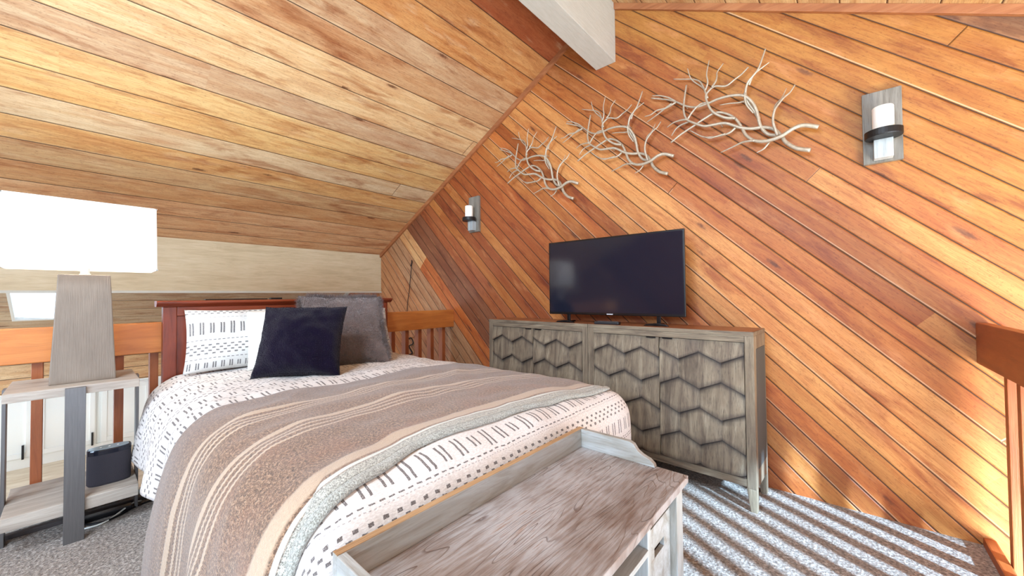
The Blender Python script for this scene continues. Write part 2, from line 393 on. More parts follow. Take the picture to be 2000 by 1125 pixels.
prism(bm, [(a-bo.x, b) for a, b in prof], 1, 0.300-bo.y, 1.806-bo.y)
obj('headboard_cap', bm, M_CHY, bed, bevel=0.002)
bedbox('box_spring', (-2.97, -0.80, 0.32, 1.74, 0.16, 0.38), M_WHITE, 0.02)
bedbox('mattress', (-2.97, -0.82, 0.34, 1.72, 0.38, 0.60), M_WHITE, 0.04)
for (a, b) in ((-2.9, 0.36), (-2.9, 1.64), (-0.9, 0.36), (-0.9, 1.64)): bedbox('leg', (a, a+0.05, b, b+0.05, 0.0, 0.16), M_DK, 0.003)

# shared bed surface
CP = [(2.0, 0.0), (1.86, 0.18), (1.845, 0.35), (1.825, 0.50), (1.77, 0.605), (1.66, 0.648), (1.30, 0.665), (0.85, 0.665), (0.46, 0.655), (0.345, 0.625), (0.275, 0.555), (0.240, 0.43), (0.222, 0.26), (0.208, 0.12), (0.196, 0.02), (0.19, -0.05)]
CPc = catmull([(a, b, 0) for a, b in CP], 10)
arc = [0]
for a, b in zip(CPc, CPc[1:]): arc.append(arc[-1]+(b-a).length)
arc = np.array(arc); ya = np.array([p.x for p in CPc]); za = np.array([p.y for p in CPc])
UP = [(-0.762, 0.55), (-0.764, 0.30), (-0.768, 0.15), (-0.785, 0.08), (-0.83, 0.028), (-0.92, 0.003), (-1.1, 0.0), (-2.0, 0.0), (-2.985, -0.005)]
UPc = catmull([(a, b, 0) for a, b in UP], 10)
ua = [0]
for a, b in zip(UPc, UPc[1:]): ua.append(ua[-1]+(b-a).length)
ua = np.array(ua); uxs = np.array([p.x for p in UPc]); uds = np.array([p.y for p in UPc])
def u_of_x(x): return float(np.interp(-x, -uxs, ua))
def v_of(y, z=None):
    if z is None: k = int(np.argmin(np.abs(ya-y)+np.where(za < 0.62, 5, 0)))
    else: k = int(np.argmin(np.hypot(ya-y, za-z)))
    return float(arc[k])
def surf(u, v, off=0.0, fold=1.0):
    def raw(u, v):
        x = float(np.interp(u, ua, uxs)); du = float(np.interp(u, ua, uds))
        y = float(np.interp(v, arc, ya)); z = float(np.interp(v, arc, za)); dv = 0.665-z
        du_, dv_ = max(du, 0), max(dv, 0)
        z = 0.665-(du_**2.6+dv_**2.6)**(1/2.6)
        # rounded vertical corners at the foot
        a = (x+1.0)/0.24; b = (0.45-y)/0.25 if y < 1 else (y-1.60)/0.25
        if a > 0 and b > 0:
            r = (a**3.2+b**3.2)**(1/3.2); k = max(a, b)/r
            x = -1.0+a*k*0.24
            y = 0.45-b*k*0.25 if y < 1 else 1.60+b*k*0.25
        return Vector((x, y, z))
    p = raw(u, v); e = 0.004
    n = (raw(u+e, v)-raw(u-e, v)).cross(raw(u, v+e)-raw(u, v-e))
    if n.length < 1e-9: n = Vector((0, 0, 1))
    n.normalize()
    c = Vector((-1.8, 1.0, 0.2))
    if n.dot(p-c) < 0: n = -n
    d = mnoise.noise(Vector((p.x*4.5, p.y*4.5, 1.3)))*0.012+mnoise.noise(Vector((p.x*11, p.y*9, 4.1)))*0.006
    d += 0.010*(1-abs(mnoise.noise(Vector((p.x*3.2+p.y*1.5, p.y*2.2, 7.7))))*2.5)
    side = max(0.0, min(1.0, (0.60-p.z)/0.35))
    if p.y < 0.5: d += side*(0.020*math.sin(p.x*13+2.0*mnoise.noise(Vector((p.x*3, p.z*2, 0))))+0.008)*fold
    d *= max(0.0, min(1.0, 1.0-(-p.x-2.9)*8)) if p.x < -2.9 else 1
    if p.x > -0.83: d *= 0.3
    return p+n*(d+off)
def cloth(name, us, vs_, f, M, thick, parent=None, uvf=None):
    me = bpy.data.meshes.new(name); nu, nv = len(us), len(vs_)
    P = []; UVs = []
    for i, u in enumerate(us):
        for j, v in enumerate(vs_):
            P.append(f(u, v)); UVs.append(uvf(u, v) if uvf else (u, v))
    Fs = [(i*nv+j, i*nv+j+1, (i+1)*nv+j+1, (i+1)*nv+j) for i in range(nu-1) for j in range(nv-1)]
    i0, j0 = nu//2, nv//2; a_, b_, c_ = P[i0*nv+j0], P[i0*nv+j0+1], P[(i0+1)*nv+j0]
    if (b_-a_).cross(c_-a_).z < 0: Fs = [q[::-1] for q in Fs]
    me.from_pydata(P, [], Fs); uv = me.uv_layers.new(name='uv')
    li = np.empty(len(me.loops), dtype=np.int32); me.loops.foreach_get('vertex_index', li)
    uv.data.foreach_set('uv', np.array(UVs, dtype=np.float32)[li].ravel())
    for p in me.polygons: p.use_smooth = True
    me.materials.append(M)
    o = bpy.data.objects.new(name, me); COL.objects.link(o)
    if parent: o.parent = parent
    if thick:
        s = o.modifiers.new('thick', 'SOLIDIFY'); s.thickness = abs(thick); s.offset = 1 if thick > 0 else -1
    return o
def lin(a, b, n): return [a+(b-a)*k/(n-1) for k in range(n)]

def comf():
    uv = coord('UV'); u0, v0, _ = sep(uv)
    wob = (nz(uv, 26, 2)-0.5)
    u = u0+wob*0.010; v = v0+(nz(xyz(v0, u0, 3.0), 18, 2)-0.5)*0.010
    per = 0.37; U_ = fr((0.625-u)/per)*per; row = fl((0.625-u)/per)
    def strokes(c, L, sp, w_, ph=0.0):
        t = fr(v/sp+ph); cell = fl(v/sp+ph); Lr = L*(0.65+0.5*wn(xyz(cell, row, c)))
        a = ab(t-0.34) < w_; b = ab(t-0.66) < w_
        return mx(a, b)*(ab(U_-c) < Lr)
    def dash(c, hw, sp, duty, ph=0.0):
        return (ab(U_-c) < hw)*(fr(v/sp+ph) < duty)
    m_ = strokes(0.045, 0.034, 0.060, 0.060)
    m_ = mx(m_, dash(0.097, 0.0022, 0.026, 0.6)); m_ = mx(m_, dash(0.109, 0.0014, 0.012, 0.5)*0.5)
    m_ = mx(m_, dash(0.134, 0.0042, 0.036, 0.38)); m_ = mx(m_, dash(0.150, 0.0042, 0.036, 0.38, 0.5)); m_ = mx(m_, dash(0.166, 0.0042, 0.036, 0.38))
    m_ = mx(m_, strokes(0.228, 0.030, 0.056, 0.062, 0.3))
    m_ = mx(m_, dash(0.280, 0.0022, 0.022, 0.62)); m_ = mx(m_, dash(0.291, 0.0022, 0.022, 0.62, 0.5))
    m_ = mx(m_, strokes(0.333, 0.020, 0.050, 0.065, 0.6))
    weave = nz(xyz(u0*260, v0*90, 0), 1.0, 3, 0.7); fibre = nz(xyz(u0*900, v0*900, 0), 1.0, 2)
    m_ = m_*sstep(nz(uv, 420, 2), 0.30, 0.46)
    base = mix(sstep(weave, 0.35, 0.7), S(208, 199, 194), S(232, 226, 222))
    tuft = m_*0.6
    return dict(color=mix(m_*0.88, base, S(74, 62, 60)), height=weave*0.5+fibre*0.3+tuft, bump=0.004, bs=0.7, rough=0.9, sheen=0.15)
M_COMF = mat('comforter_fabric', comf)
uh = u_of_x(-2.97); vfar, vnear = v_of(1.86, 0.25), v_of(0.222, 0.255)
co = cloth('comforter', lin(0.20, uh, 230), lin(vfar, vnear, 150), lambda u, v: surf(u, v), M_COMF, -0.02)
tag(co, 'cream comforter with dark stitched dashes, spread over the whole bed', 'comforter')

def blank():
    uv = coord('UV'); u, v, _ = sep(uv)     # u: 0 at foot edge .. 1 at head edge
    n = nz(xyz(u*0.9*120, v*120, 0), 1.0, 4, 0.8); n2 = nz(xyz(u*0.9*360, v*360, 0), 1.0, 2, 0.7)
    u = u+(nz(xyz(v*9, u*9, 0), 1.0, 2)-0.5)*0.006
    boucle = ramp(n*0.6+n2*0.4, [(0.40, S(52, 34, 22)), (0.5, S(112, 80, 58)), (0.60, S(176, 142, 112))])
    cream = mix(n, S(168, 142, 118), S(200, 174, 148))
    def band(c, w_, wav=0.0):
        cc = u+op('SINE', v*(2*math.pi/0.012))*wav
        return sstep(ab(cc-c), w_*0.75, w_*1.15, 1.0, 0.0)
    msk = band(0.095, 0.028)
    for c0, w_, wv in ((0.385, 0.0065, 0.0015), (0.418, 0.0065, 0.0018), (0.451, 0.0065, 0.0018), (0.492, 0.015, 0.001), (0.672, 0.006, 0.0015), (0.702, 0.006, 0.0018), (0.732, 0.006, 0.0018), (0.772, 0.014, 0.001)):
        msk = mx(msk, band(c0, w_, wv))
    big = nz(xyz(u*3, v*3, 2), 2.0, 3, 0.6)
    boucle = mix(sstep(big, 0.45, 0.65)*0.32*sstep(u, 0.1, 0.75, 1.0, 0.0), boucle, S(140, 88, 58))
    boucle = mix(sstep(u, 0.78, 0.92)*0.40, boucle, S(118, 106, 104))
    edge_ = sstep(u, 0.035, 0.045, 1.0, 0.0); wh = sstep(ab(u-0.050), 0.005, 0.009, 1.0, 0.0)
    boucle = mix(edge_, boucle, ramp(n2*0.5+n*0.5, [(0.42, S(96, 92, 84)), (0.58, S(208, 206, 194))])); boucle = mix(wh, boucle, S(206, 208, 200))
    return dict(color=mix(msk*0.92, boucle, cream), height=n*0.6+n2*0.4+msk*0.4, bump=0.006, bs=0.8, rough=0.95, sheen=0.4)
M_BL = mat('throw_fabric', blank)
M_FL = mat('fleece', lambda: dict(color=mix(nz(coord('UV'), 220, 3, 0.7), S(190, 192, 184), S(244, 244, 238)), height=nz(coord('UV'), 400, 3, 0.7), bump=0.006, rough=0.95, sheen=0.5))
vbf, vbn = v_of(1.84, 0.35), v_of(0.196, 0.03)
def foot_u(v):
    y = float(np.interp(v, arc, ya)); z = float(np.interp(v, arc, za))
    xf = float(np.interp(y, [0.19, 0.225, 0.24, 0.31, 0.43, 0.64, 1.1, 1.6, 1.85], [-0.90, -0.84, -0.81, -0.845, -0.885, -0.945, -0.935, -0.875, -0.87]))
    return u_of_x(xf+0.006*mnoise.noise(Vector((v*6, 0, 0))))
def head_u(v):
    y = float(np.interp(v, arc, ya))
    xf = float(np.interp(y, [0.19, 0.26, 0.4, 0.7, 1.27, 1.76, 1.85], [-1.93, -1.88, -1.86, -1.88, -1.89, -1.80, -1.78]))
    return u_of_x(xf+0.012*mnoise.noise(Vector((v*5, 3, 0))))
def bsurf(t, v):
    u = foot_u(v)+(head_u(v)-foot_u(v))*t
    return surf(u, v, 0.006)
bl = cloth('throw_blanket', lin(0, 1, 150), lin(vbf, vbn, 210), bsurf, M_BL, 0.010)
tag(bl, 'brown and cream striped throw blanket laid across the foot of the bed', 'blanket')
def hem(name, e0, du):
    # rolled fleece hem following an edge of the throw
    vsx = lin(vbf, vbn, 200); n = 8; bm = bmesh.new(); rings = []; uvs = []
    for v in vsx:
        uu = (foot_u(v) if e0 == 0 else head_u(v))
        c = surf(uu, v, 0.011); c2 = surf(uu-du, v, 0.0085)
        d = (c2-c); w_ = d.length; d.normalize(); up = (surf(uu, v, 0.05)-c).normalized(); cc = c+d*w_*0.45
        rings.append([bm.verts.new(cc+d*w_*0.55*math.cos(2*math.pi*k/n)+up*0.0095*math.sin(2*math.pi*k/n)) for k in range(n)])
    for a, b in zip(rings, rings[1:]):
        for k in range(n): bm.faces.new((a[k], a[(k+1) % n], b[(k+1) % n], b[k]))
    bm.faces.new(rings[0][::-1]); bm.faces.new(rings[-1])
    o = obj(name, bm, M_FL2, bl, smooth=True); o['label'] = 'pale grey fleece hem'; return o
M_FL2 = mat('fleece_hem', lambda: dict(color=mix(sstep(nz(coord(), 240, 3, 0.8), 0.35, 0.65), S(120, 116, 104), S(206, 206, 196)), height=nz(coord(), 300, 3, 0.7), bump=0.006, rough=0.95, sheen=0.5))
hem('hem', 0, 0.027)

# ------------------------------------------------------------------ pillows
def pillow(name, BL, BR, TL, thick, M, label, cat='pillow', sag=0.0, pinch=0.06, seed=0, pw=2.4, group=None, N=44, rough=0.006):
    BL, BR, TL = Vector(BL), Vector(BR), Vector(TL); ex, ey = BR-BL, TL-BL; W_, Hh = ex.length, ey.length
    ez = ex.cross(ey).normalized(); me = bpy.data.meshes.new(name); P = []; UVs = []; Fs = []
    for s in (1, -1):
        base = len(P)
        for i in range(N+1):
            for j in range(N+1):
                a, b = 2*i/N-1, 2*j/N-1
                # concave edges between pointed corners
                aa = a*(1-pinch*(1-b*b)*abs(a)**3); bb = b*(1-pinch*(1-a*a)*abs(b)**3)
                if b > 0: bb -= sag*(1-a*a)*b*0.5
                h = thick*0.5*(max(0, 1-abs(a)**pw)**0.55)*(max(0, 1-abs(b)**pw)**0.55)
                nn = mnoise.noise(Vector((a*1.6+seed, b*1.6, s*2.0)))*0.016*(1-abs(a)**6)*(1-abs(b)**6)+mnoise.noise(Vector((a*4+seed, b*4, s)))*rough
                rad = math.hypot(a, b)
                wr = 0.004*math.sin(math.atan2(b, a)*14+seed)*max(0, rad-0.6)
                p = BL+ex*(aa+1)/2+ey*(bb+1)/2+ez*s*(h+(nn+wr if h > 0.002 else 0))
                P.append(p); UVs.append(((a+1)/2*W_, (b+1)/2*Hh))
        for i in range(N):
            for j in range(N):
                q = (base+i*(N+1)+j, base+(i+1)*(N+1)+j, base+(i+1)*(N+1)+j+1, base+i*(N+1)+j+1)
                Fs.append(q if s == 1 else q[::-1])
    me.from_pydata(P, [], Fs); uv = me.uv_layers.new(name='uv')
    li = np.empty(len(me.loops), dtype=np.int32); me.loops.foreach_get('vertex_index', li)
    uv.data.foreach_set('uv', np.array(UVs, dtype=np.float32)[li].ravel())
    bm = bmesh.new(); bm.from_mesh(me); bmesh.ops.remove_doubles(bm, verts=bm.verts, dist=0.0008)
    bmesh.ops.recalc_face_normals(bm, faces=bm.faces); bm.to_mesh(me); bm.free()
    for p in me.polygons: p.use_smooth = True
    me.materials.append(M); o = bpy.data.objects.new(name, me); COL.objects.link(o); tag(o, label, cat, group)
    return o
def pilpat():
    uv = coord('UV'); u, v0, _ = sep(uv); v = v0+(nz(uv, 30, 2)-0.5)*0.006
    def strokes(c, L, sp, w_):
        t = fr(u/sp); cell = fl(u/sp); return mx(ab(t-0.36) < w_, ab(t-0.64) < w_)*(ab(v-c) < L*(0.75+0.4*wn(xyz(cell, c, 1))))
    def dash(c, hw, sp, duty, ph=0.0): return (ab(v-c) < hw)*(fr(u/sp+ph) < duty)
    m_ = strokes(0.255, 0.036, 0.05, 0.085)
    m_ = mx(m_, dash(0.185, 0.0020, 0.022, 0.6))
    for k, c in enumerate((0.155, 0.138, 0.121, 0.104)): m_ = mx(m_, dash(c, 0.0042, 0.036, 0.45, 0.5*(k % 2)))
    m_ = mx(m_, dash(0.075, 0.002, 0.022, 0.6)); m_ = mx(m_, strokes(0.035, 0.018, 0.04, 0.08))
    m_ = mx(m_, dash(0.325, 0.002, 0.022, 0.6)*0.6); m_ = mx(m_, dash(0.355, 0.0035, 0.03, 0.5)); m_ = mx(m_, dash(0.370, 0.0035, 0.03, 0.5, 0.5))
    weave = nz(xyz(u*90, v0*260, 0), 1, 3, 0.7); m_ = m_*sstep(nz(uv, 420, 2), 0.30, 0.46)
    return dict(color=mix(m_*0.86, mix(weave, S(200, 198, 194), S(226, 224, 220)), S(72, 66, 70)), height=weave+m_, bump=0.003, bs=0.6, rough=0.9)
M_PP = mat('pillow_fabric', pilpat)
def furm(c1, c2, sh=0.6):
    def f():
        x, y, z = sep(coord()); n = nz(xyz(x, y, z), 7, 4, 0.6, 0.6); h = nz(xyz(x*1.0, y*1.0, z*0.35), 260, 3, 0.7)
        return dict(color=mix(n, c1, c2), height=h+n*0.8, bump=0.008, bs=0.8, rough=0.9, sheen=sh, sheenr=0.4, spec=0.1)
    return f
M_NAVY = mat('navy_plush', furm(S(7, 2, 20), S(24, 13, 38), 0.15)); M_FUR = mat('brown_plush', furm(S(88, 74, 74), S(140, 122, 116)))
pillow('bed_pillow', (-2.85, 0.40, 0.665), (-2.81, 0.96, 0.665), (-2.955, 0.42, 1.035), 0.14, M_PP, 'white patterned pillow leaning on the headboard, nearest the lamp', sag=0.0, pinch=0.05, seed=3, group='patterned pillows')
pillow('bed_pillow', (-2.80, 1.10, 0.655), (-2.78, 1.70, 0.645), (-2.945, 1.12, 1.02), 0.15, M_PP, 'white patterned pillow mostly hidden behind the brown furry pillow', pinch=0.05, seed=8, group='patterned pillows')
pillow('bed_pillow', (-2.70, 0.675, 0.665), (-2.64, 1.03, 0.665), (-2.845, 0.705, 1.02), 0.09, mat('plain_white_cotton', lambda: dict(color=S(224, 222, 214), height=nz(coord(), 30, 3), bump=0.004, rough=0.9)), 'plain white pillow peeking out behind the dark navy cushion', pinch=0.04, seed=5)
fur = pillow('throw_pillow', (-2.50, 0.90, 0.665), (-2.315, 1.40, 0.655), (-2.80, 0.99, 1.115), 0.15, M_FUR, 'grey-brown furry pillow with shaggy edges, behind the navy cushion', seed=11, pinch=0.075, rough=0.009)
navy = pillow('throw_pillow', (-2.365, 0.602, 0.672), (-2.085, 0.952, 0.668), (-2.53, 0.722, 1.05), 0.24, M_NAVY, 'dark navy plush square cushion in front of all the pillows', seed=17, pinch=0.085, pw=2.0, rough=0.010)
def pile(o, n, L, M, edge=False, name='fur_pile'):
    me = o.data; rnd = np.random.RandomState(4); polys = [p for p in me.polygons]
    ar = np.array([p.area for p in polys])
    if edge:
        c = np.array([p.center for p in polys]); nor = np.array([p.normal for p in polys]); ar = ar*(np.abs(nor @ edge[0]) < 0.75)
    ar /= ar.sum(); idx = rnd.choice(len(polys), n, p=ar); V = []; Fs = []
    for k, i in enumerate(idx):
        p = polys[i]; vs = [me.vertices[q].co for q in p.vertices]; wts = rnd.dirichlet([1]*len(vs)); q = Vector((0, 0, 0))
        for a, b in zip(vs, wts): q += a*b
        d = (p.normal+Vector(rnd.normal(0, 0.45, 3))+Vector((0, 0, -0.35))).normalized(); t = d.cross(Vector(rnd.normal(0, 1, 3))).normalized()*0.0011
        l = L*(0.6+0.7*rnd.rand()); V += [q-d*0.002-t, q-d*0.002+t, q+d*l]; Fs.append((3*k, 3*k+1, 3*k+2))
    m2 = bpy.data.meshes.new(name); m2.from_pydata(V, [], Fs); m2.materials.append(M); f = bpy.data.objects.new(name, m2); COL.objects.link(f); f.parent = o; f['kind'] = 'stuff'
    return f
pile(fur, 30000, 0.014, M_FUR); pile(navy, 30000, 0.009, M_NAVY)
ezf = (Vector((-2.315, 1.40, 0.655))-Vector((-2.50, 0.90, 0.665))).cross(Vector((-2.80, 0.99, 1.115))-Vector((-2.50, 0.90, 0.665))).normalized()
pile(fur, 20000, 0.034, M_FUR, edge=(np.array(ezf),), name='shaggy_edge')

# ------------------------------------------------------------------ side table with lamp and speaker
GW = [S(136, 124, 114), S(168, 156, 144), S(196, 186, 174)]
M_GY = mat('grey_oak_y', wood(1, GW, darkamt=0.2)); M_STEEL = mat('brushed_steel', lambda: dict(color=mix(nz(xyz(*[a*b for a, b in zip(sep(coord()), (80, 80, 3))]), 2, 4, 0.7), S(84, 80, 80), S(122, 118, 116)), metal=0.6, rough=0.42))
TO = Vector((-2.87, 0.0, 0))
tbl = thing('side_table', 'square grey side table with flat metal legs, beside the bed', 'table', TO)
boxo('tabletop', (-0.20, 0.205, -0.205, 0.21, 0.665, 0.705), M_GY, tbl, 0.003)
boxo('shelf', (-0.20, 0.205, -0.205, 0.21, 0.128, 0.185), M_GY, tbl, 0.003)
for (a, b, c, d) in ((0.205, 0.217, -0.032, 0.032), (-0.212, -0.20, -0.032, 0.032), (-0.032, 0.032, 0.21, 0.222), (-0.032, 0.032, -0.217, -0.205)):
    boxo('leg', (a, b, c, d, 0.0, 0.700), M_STEEL, tbl, 0.0015)

LO = Vector((-2.83, 0.025, 0.705))
lamp = thing('table_lamp', 'table lamp with a tapered grey base and wide white rectangular shade', 'lamp', LO)
def lampbase():
    x, y, z = sep(coord()); n = nz(xyz(x*3, y*3, z), 7, 4, 0.6); n2 = nz(xyz(x*120, y*120, z*4), 2, 3)
    return dict(color=mix(n, S(110, 96, 84), S(142, 128, 114)), height=n2, bump=0.001, metal=0.25, rough=0.5)
bm = bmesh.new(); hy0, hx0, hy1, hx1, zt = 0.1085, 0.062, 0.086, 0.050, 0.518
vs = [bm.verts.new((sx*a, sy*b, z)) for z, a, b in ((0, hx0, hy0), (zt, hx1, hy1)) for sy in (-1, 1) for sx in (-1, 1)]
for q in ((0, 2, 3, 1), (4, 5, 7, 6), (0, 1, 5, 4), (2, 6, 7, 3), (0, 4, 6, 2), (1, 3, 7, 5)): bm.faces.new([vs[k] for k in q])
obj('lamp_base', bm, mat('lamp_base', lampbase), lamp, bevel=0.004)
bm = bmesh.new(); lathe(bm, [(0.020, zt), (0.020, zt+0.006), (0.016, zt+0.008), (0.016, zt+0.055)], 0, 0, 20); obj('neck', bm, M_WHITE, lamp, smooth=False)
bm = bmesh.new(); lathe(bm, [(0.014, zt+0.055), (0.014, zt+0.09), (0.020, zt+0.11), (0.030, zt+0.14), (0.032, zt+0.16), (0.024, zt+0.185), (0.008, zt+0.195)], 0, 0, 20)
def glow(): return dict(color=(1, 0.95, 0.85), emit=(1, 0.93, 0.82), emis=5.0)
obj('bulb', bm, mat('bulb', glow), lamp, smooth=True)
def shadeM():
    x, y, z = sep(coord()); n = nz(xyz(x*200, y*200, z*200), 1, 2)
    return {}
MS = bpy.data.materials.new('shade_linen'); MS.use_nodes = True; nt = MS.node_tree; pb = nt.nodes['Principled BSDF']; pb.inputs['Base Color'].default_value = (0.76, 0.75, 0.74, 1); pb.inputs['Roughness'].default_value = 0.9
tl = nt.nodes.new('ShaderNodeBsdfTranslucent'); tl.inputs[0].default_value = (0.95, 0.93, 0.90, 1); ms = nt.nodes.new('ShaderNodeMixShader'); ms.inputs[0].default_value = 0.40
nt.links.new(pb.outputs[0], ms.inputs[1]); nt.links.new(tl.outputs[0], ms.inputs[2]); nt.links.new(ms.outputs[0], nt.nodes['Material Output'].inputs[0])
bm = bmesh.new(); z0, z1 = 0.545, 0.868; a0, b0, a1, b1 = 0.13, 0.250, 0.127, 0.245
o_ = [bm.verts.new((sx*a, sy*b, z)) for z, a, b in ((z0, a0, b0), (z1, a1, b1)) for sx, sy in ((-1, -1), (1, -1), (1, 1), (-1, 1))]
for k in range(4): bm.faces.new((o_[k], o_[(k+1) % 4], o_[4+(k+1) % 4], o_[4+k]))
sh = obj('lamp_shade', bm, MS, lamp); sm = sh.modifiers.new('t', 'SOLIDIFY'); sm.thickness = 0.003
sh['label'] = 'wide white rectangular shade'
for z in (z0, z1-0.006):
    bm = bmesh.new()
    a, b = (a0, b0) if z == z0 else (a1, b1)
    bx(bm, -a-0.002, a+0.002, -b-0.002, -b+0.003, z, z+0.006); bx(bm, -a-0.002, a+0.002, b-0.003, b+0.002, z, z+0.006)
    bx(bm, -a-0.002, -a+0.003, -b, b, z, z+0.006); bx(bm, a-0.003, a+0.002, -b, b, z, z+0.006)
    obj('shade_trim', bm, M_WHITE, lamp)
bm = bmesh.new(); tube(bm, [(0, 0, zt+0.05), (0.055, 0, zt+0.11), (0.055, 0, z1-0.06), (0, 0, z1-0.02)], 0.002, n=6); tube(bm, [(0, 0, zt+0.05), (-0.055, 0, zt+0.11), (-0.055, 0, z1-0.06), (0, 0, z1-0.02)], 0.002, n=6)
tube(bm, [(0, -b1, z1-0.01), (0, 0, z1-0.02), (0, b1, z1-0.01)], 0.002, n=6)
obj('harp', bm, M_STEEL, lamp, smooth=True)
pl = bpy.data.lights.new('bulb_light', 'POINT'); pl.energy = 14; pl.color = (1, 0.95, 0.86); pl.shadow_soft_size = 0.05
po = bpy.data.objects.new('bulb_light', pl); COL.objects.link(po); po.location = LO+Vector((0, 0, zt+0.24))

SO = Vector((-2.81, 0.115, 0.185))
spk = thing('smart_speaker', 'dark oval wireless speaker on the side table lower shelf', 'speaker', SO)
def oval(bm, prof, sx, sy, n=48):
    rings = []
    for k_, z in prof:
        ring = []
        for k in range(n):
            t = 2*math.pi*k/n; cx, sx_ = math.cos(t), math.sin(t); e = 2/2.8
            ring.append(bm.verts.new((k_*sx*math.copysign(abs(cx)**e, cx), k_*sy*math.copysign(abs(sx_)**e, sx_), z)))
        rings.append(ring)
    for a, b in zip(rings, rings[1:]):
        for k in range(n): bm.faces.new((a[k], a[(k+1) % n], b[(k+1) % n], b[k]))
    bm.faces.new(rings[0][::-1]); bm.faces.new(rings[-1])
bm = bmesh.new(); oval(bm, [(0.93, 0), (1.0, 0.008), (1.0, 0.150)], 0.042, 0.078)
obj('body', bm, mat('speaker_fabric', lambda: dict(color=S(44, 40, 48), height=vor(coord(), 420), bump=0.001, rough=0.8)), spk, smooth=False)
bm = bmesh.new(); oval(bm, [(1.005, 0.150), (1.005, 0.170), (0.97, 0.175)], 0.042, 0.078); obj('collar', bm, mat('black_gloss', None, color=S(20, 22, 34), rough=0.2), spk)
bm = bmesh.new(); oval(bm, [(0.90, 0.1752), (0.90, 0.1765)], 0.042, 0.078); tp = obj('top_panel', bm, mat('speaker_top', None, color=S(150, 168, 176), rough=0.15), spk)
for k in (-1, 0, 1):
    bm = bmesh.new(); lathe(bm, [(0.004, 0.1765), (0.004, 0.1775)], 0, k*0.03, 14); obj('button', bm, M_WHITE, tp)

# cords on the carpet under the table
ps = thing('power_strip', 'black power strip with cords on the carpet behind the table leg', 'power strip', (-2.85, 0.03, 0))
boxo('housing', (-0.02, 0.02, 0, 0.17, 0.0, 0.025), M_DK, ps, 0.003)
def cord(label, pts, r, M):
    bm = bmesh.new(); tube(bm, [(a+2.85, b-0.03, c) for a, b, c in pts], r, n=8); o = obj('cord', bm, M, ps, smooth=True); o['label'] = label
cord('black cord', [(-2.83, 0.02, 0.010), (-2.79, 0.05, 0.006), (-2.77, 0.10, 0.006), (-2.80, 0.16, 0.006), (-2.84, 0.21, 0.006), (-2.86, 0.27, 0.006), (-2.85, 0.33, 0.006)], 0.005, M_DK)
cord('white cord', [(-2.82, 0.03, 0.020), (-2.78, 0.02, 0.006), (-2.755, 0.05, 0.006), (-2.77, 0.11, 0.006), (-2.86, 0.20, 0.020), (-2.90, 0.24, 0.006)], 0.004, M_WHITE)

# ------------------------------------------------------------------ cabinets
CG = [S(78, 66, 54), S(108, 93, 77), S(132, 117, 97), S(156, 143, 122)]
M_GX, M_GYc, M_GZ = [mat('weathered_grey_%s' % 'xyz'[k], wood(k, CG, dark=S(62, 50, 44), darkamt=0.55, rough=0.6)) for k in range(3)]
M_BTX = mat('brown_top', wood(0, [S(120, 74, 48), S(150, 96, 64), S(170, 116, 82)], dark=S(70, 44, 32), darkamt=0.4, rough=0.4))
def hex_door(width, height, flip):
    # shingled hexagon relief, local x 0..width, z 0..height, front towards -y
    bm = bmesh.new(); lay = bm.verts.layers.float.new('crevice_shade'); half = width/4; nsub = 5; step = 0.152; amp = 0.024
    nx = 4*nsub; xs = [width*k/nx for k in range(nx+1)]
    def zig(k, x):   # boundary k (0 = top)
        ph = (x/half) % 2; tri = 1-abs(ph-1)           # 0 at even, 1 at odd
        s = (tri*2-1)*(1 if (k+flip) % 2 else -1)
        return min(height, max(0.0, height-0.088-step*(k-1)+s*amp)) if k > 0 else height
    nr = int(height/step)+2; rows = []
    for k in range(nr+1):
        tops = [zig(k, x) for x in xs]; bots = [zig(k+1, x) for x in xs]
        if max(t-b for t, b in zip(tops, bots)) < 1e-4: break
        sub = 6; grid = []
        for s in range(sub+1):
            f = s/sub; line = []
            for x, t, b in zip(xs, tops, bots):
                # the tile in this row is centred where its lower edge points down
                ph = (x/half) % 2; tri = 1-abs(ph-1)
                cdist = tri if ((k+1+flip) % 2) else 1-tri
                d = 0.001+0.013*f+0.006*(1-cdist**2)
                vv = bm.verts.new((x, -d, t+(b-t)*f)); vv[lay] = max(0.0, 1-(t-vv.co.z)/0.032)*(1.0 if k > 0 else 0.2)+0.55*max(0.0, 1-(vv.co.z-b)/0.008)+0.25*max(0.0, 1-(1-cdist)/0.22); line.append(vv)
            grid.append(line)
        for a, b in zip(grid, grid[1:]):
            for i in range(nx):
                try: bm.faces.new((a[i], a[i+1], b[i+1], b[i]))
                except ValueError: pass
        low = [bm.verts.new((v.co.x, 0.0, v.co.z)) for v in grid[-1]]
        for i in range(nx): bm.faces.new((grid[-1][i], grid[-1][i+1], low[i+1], low[i]))
        rows.append(grid)
    for sx in (0, -1):       # side closure
        for g in rows:
            col_ = [l[sx] for l in g]; bk = [bm.verts.new((v.co.x, 0.0, v.co.z)) for v in col_]
            for a, b, c, d in zip(col_, col_[1:], bk[1:], bk): bm.faces.new((a, b, c, d))
    bx(bm, 0, width, 0, 0.016, 0, height)
    return bm
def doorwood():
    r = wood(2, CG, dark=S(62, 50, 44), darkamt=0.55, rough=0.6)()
    n = X.nt.nodes.new('ShaderNodeAttribute'); n.attribute_name = 'crevice_shade'
    r['color'] = mix(mn(X(n.outputs['Fac'])*1.15, 0.95), r['color'], S(46, 36, 32)); return r  # shade in the tile crevices painted into the wood colour
M_GD = mat('weathered_grey_shaded', doorwood)
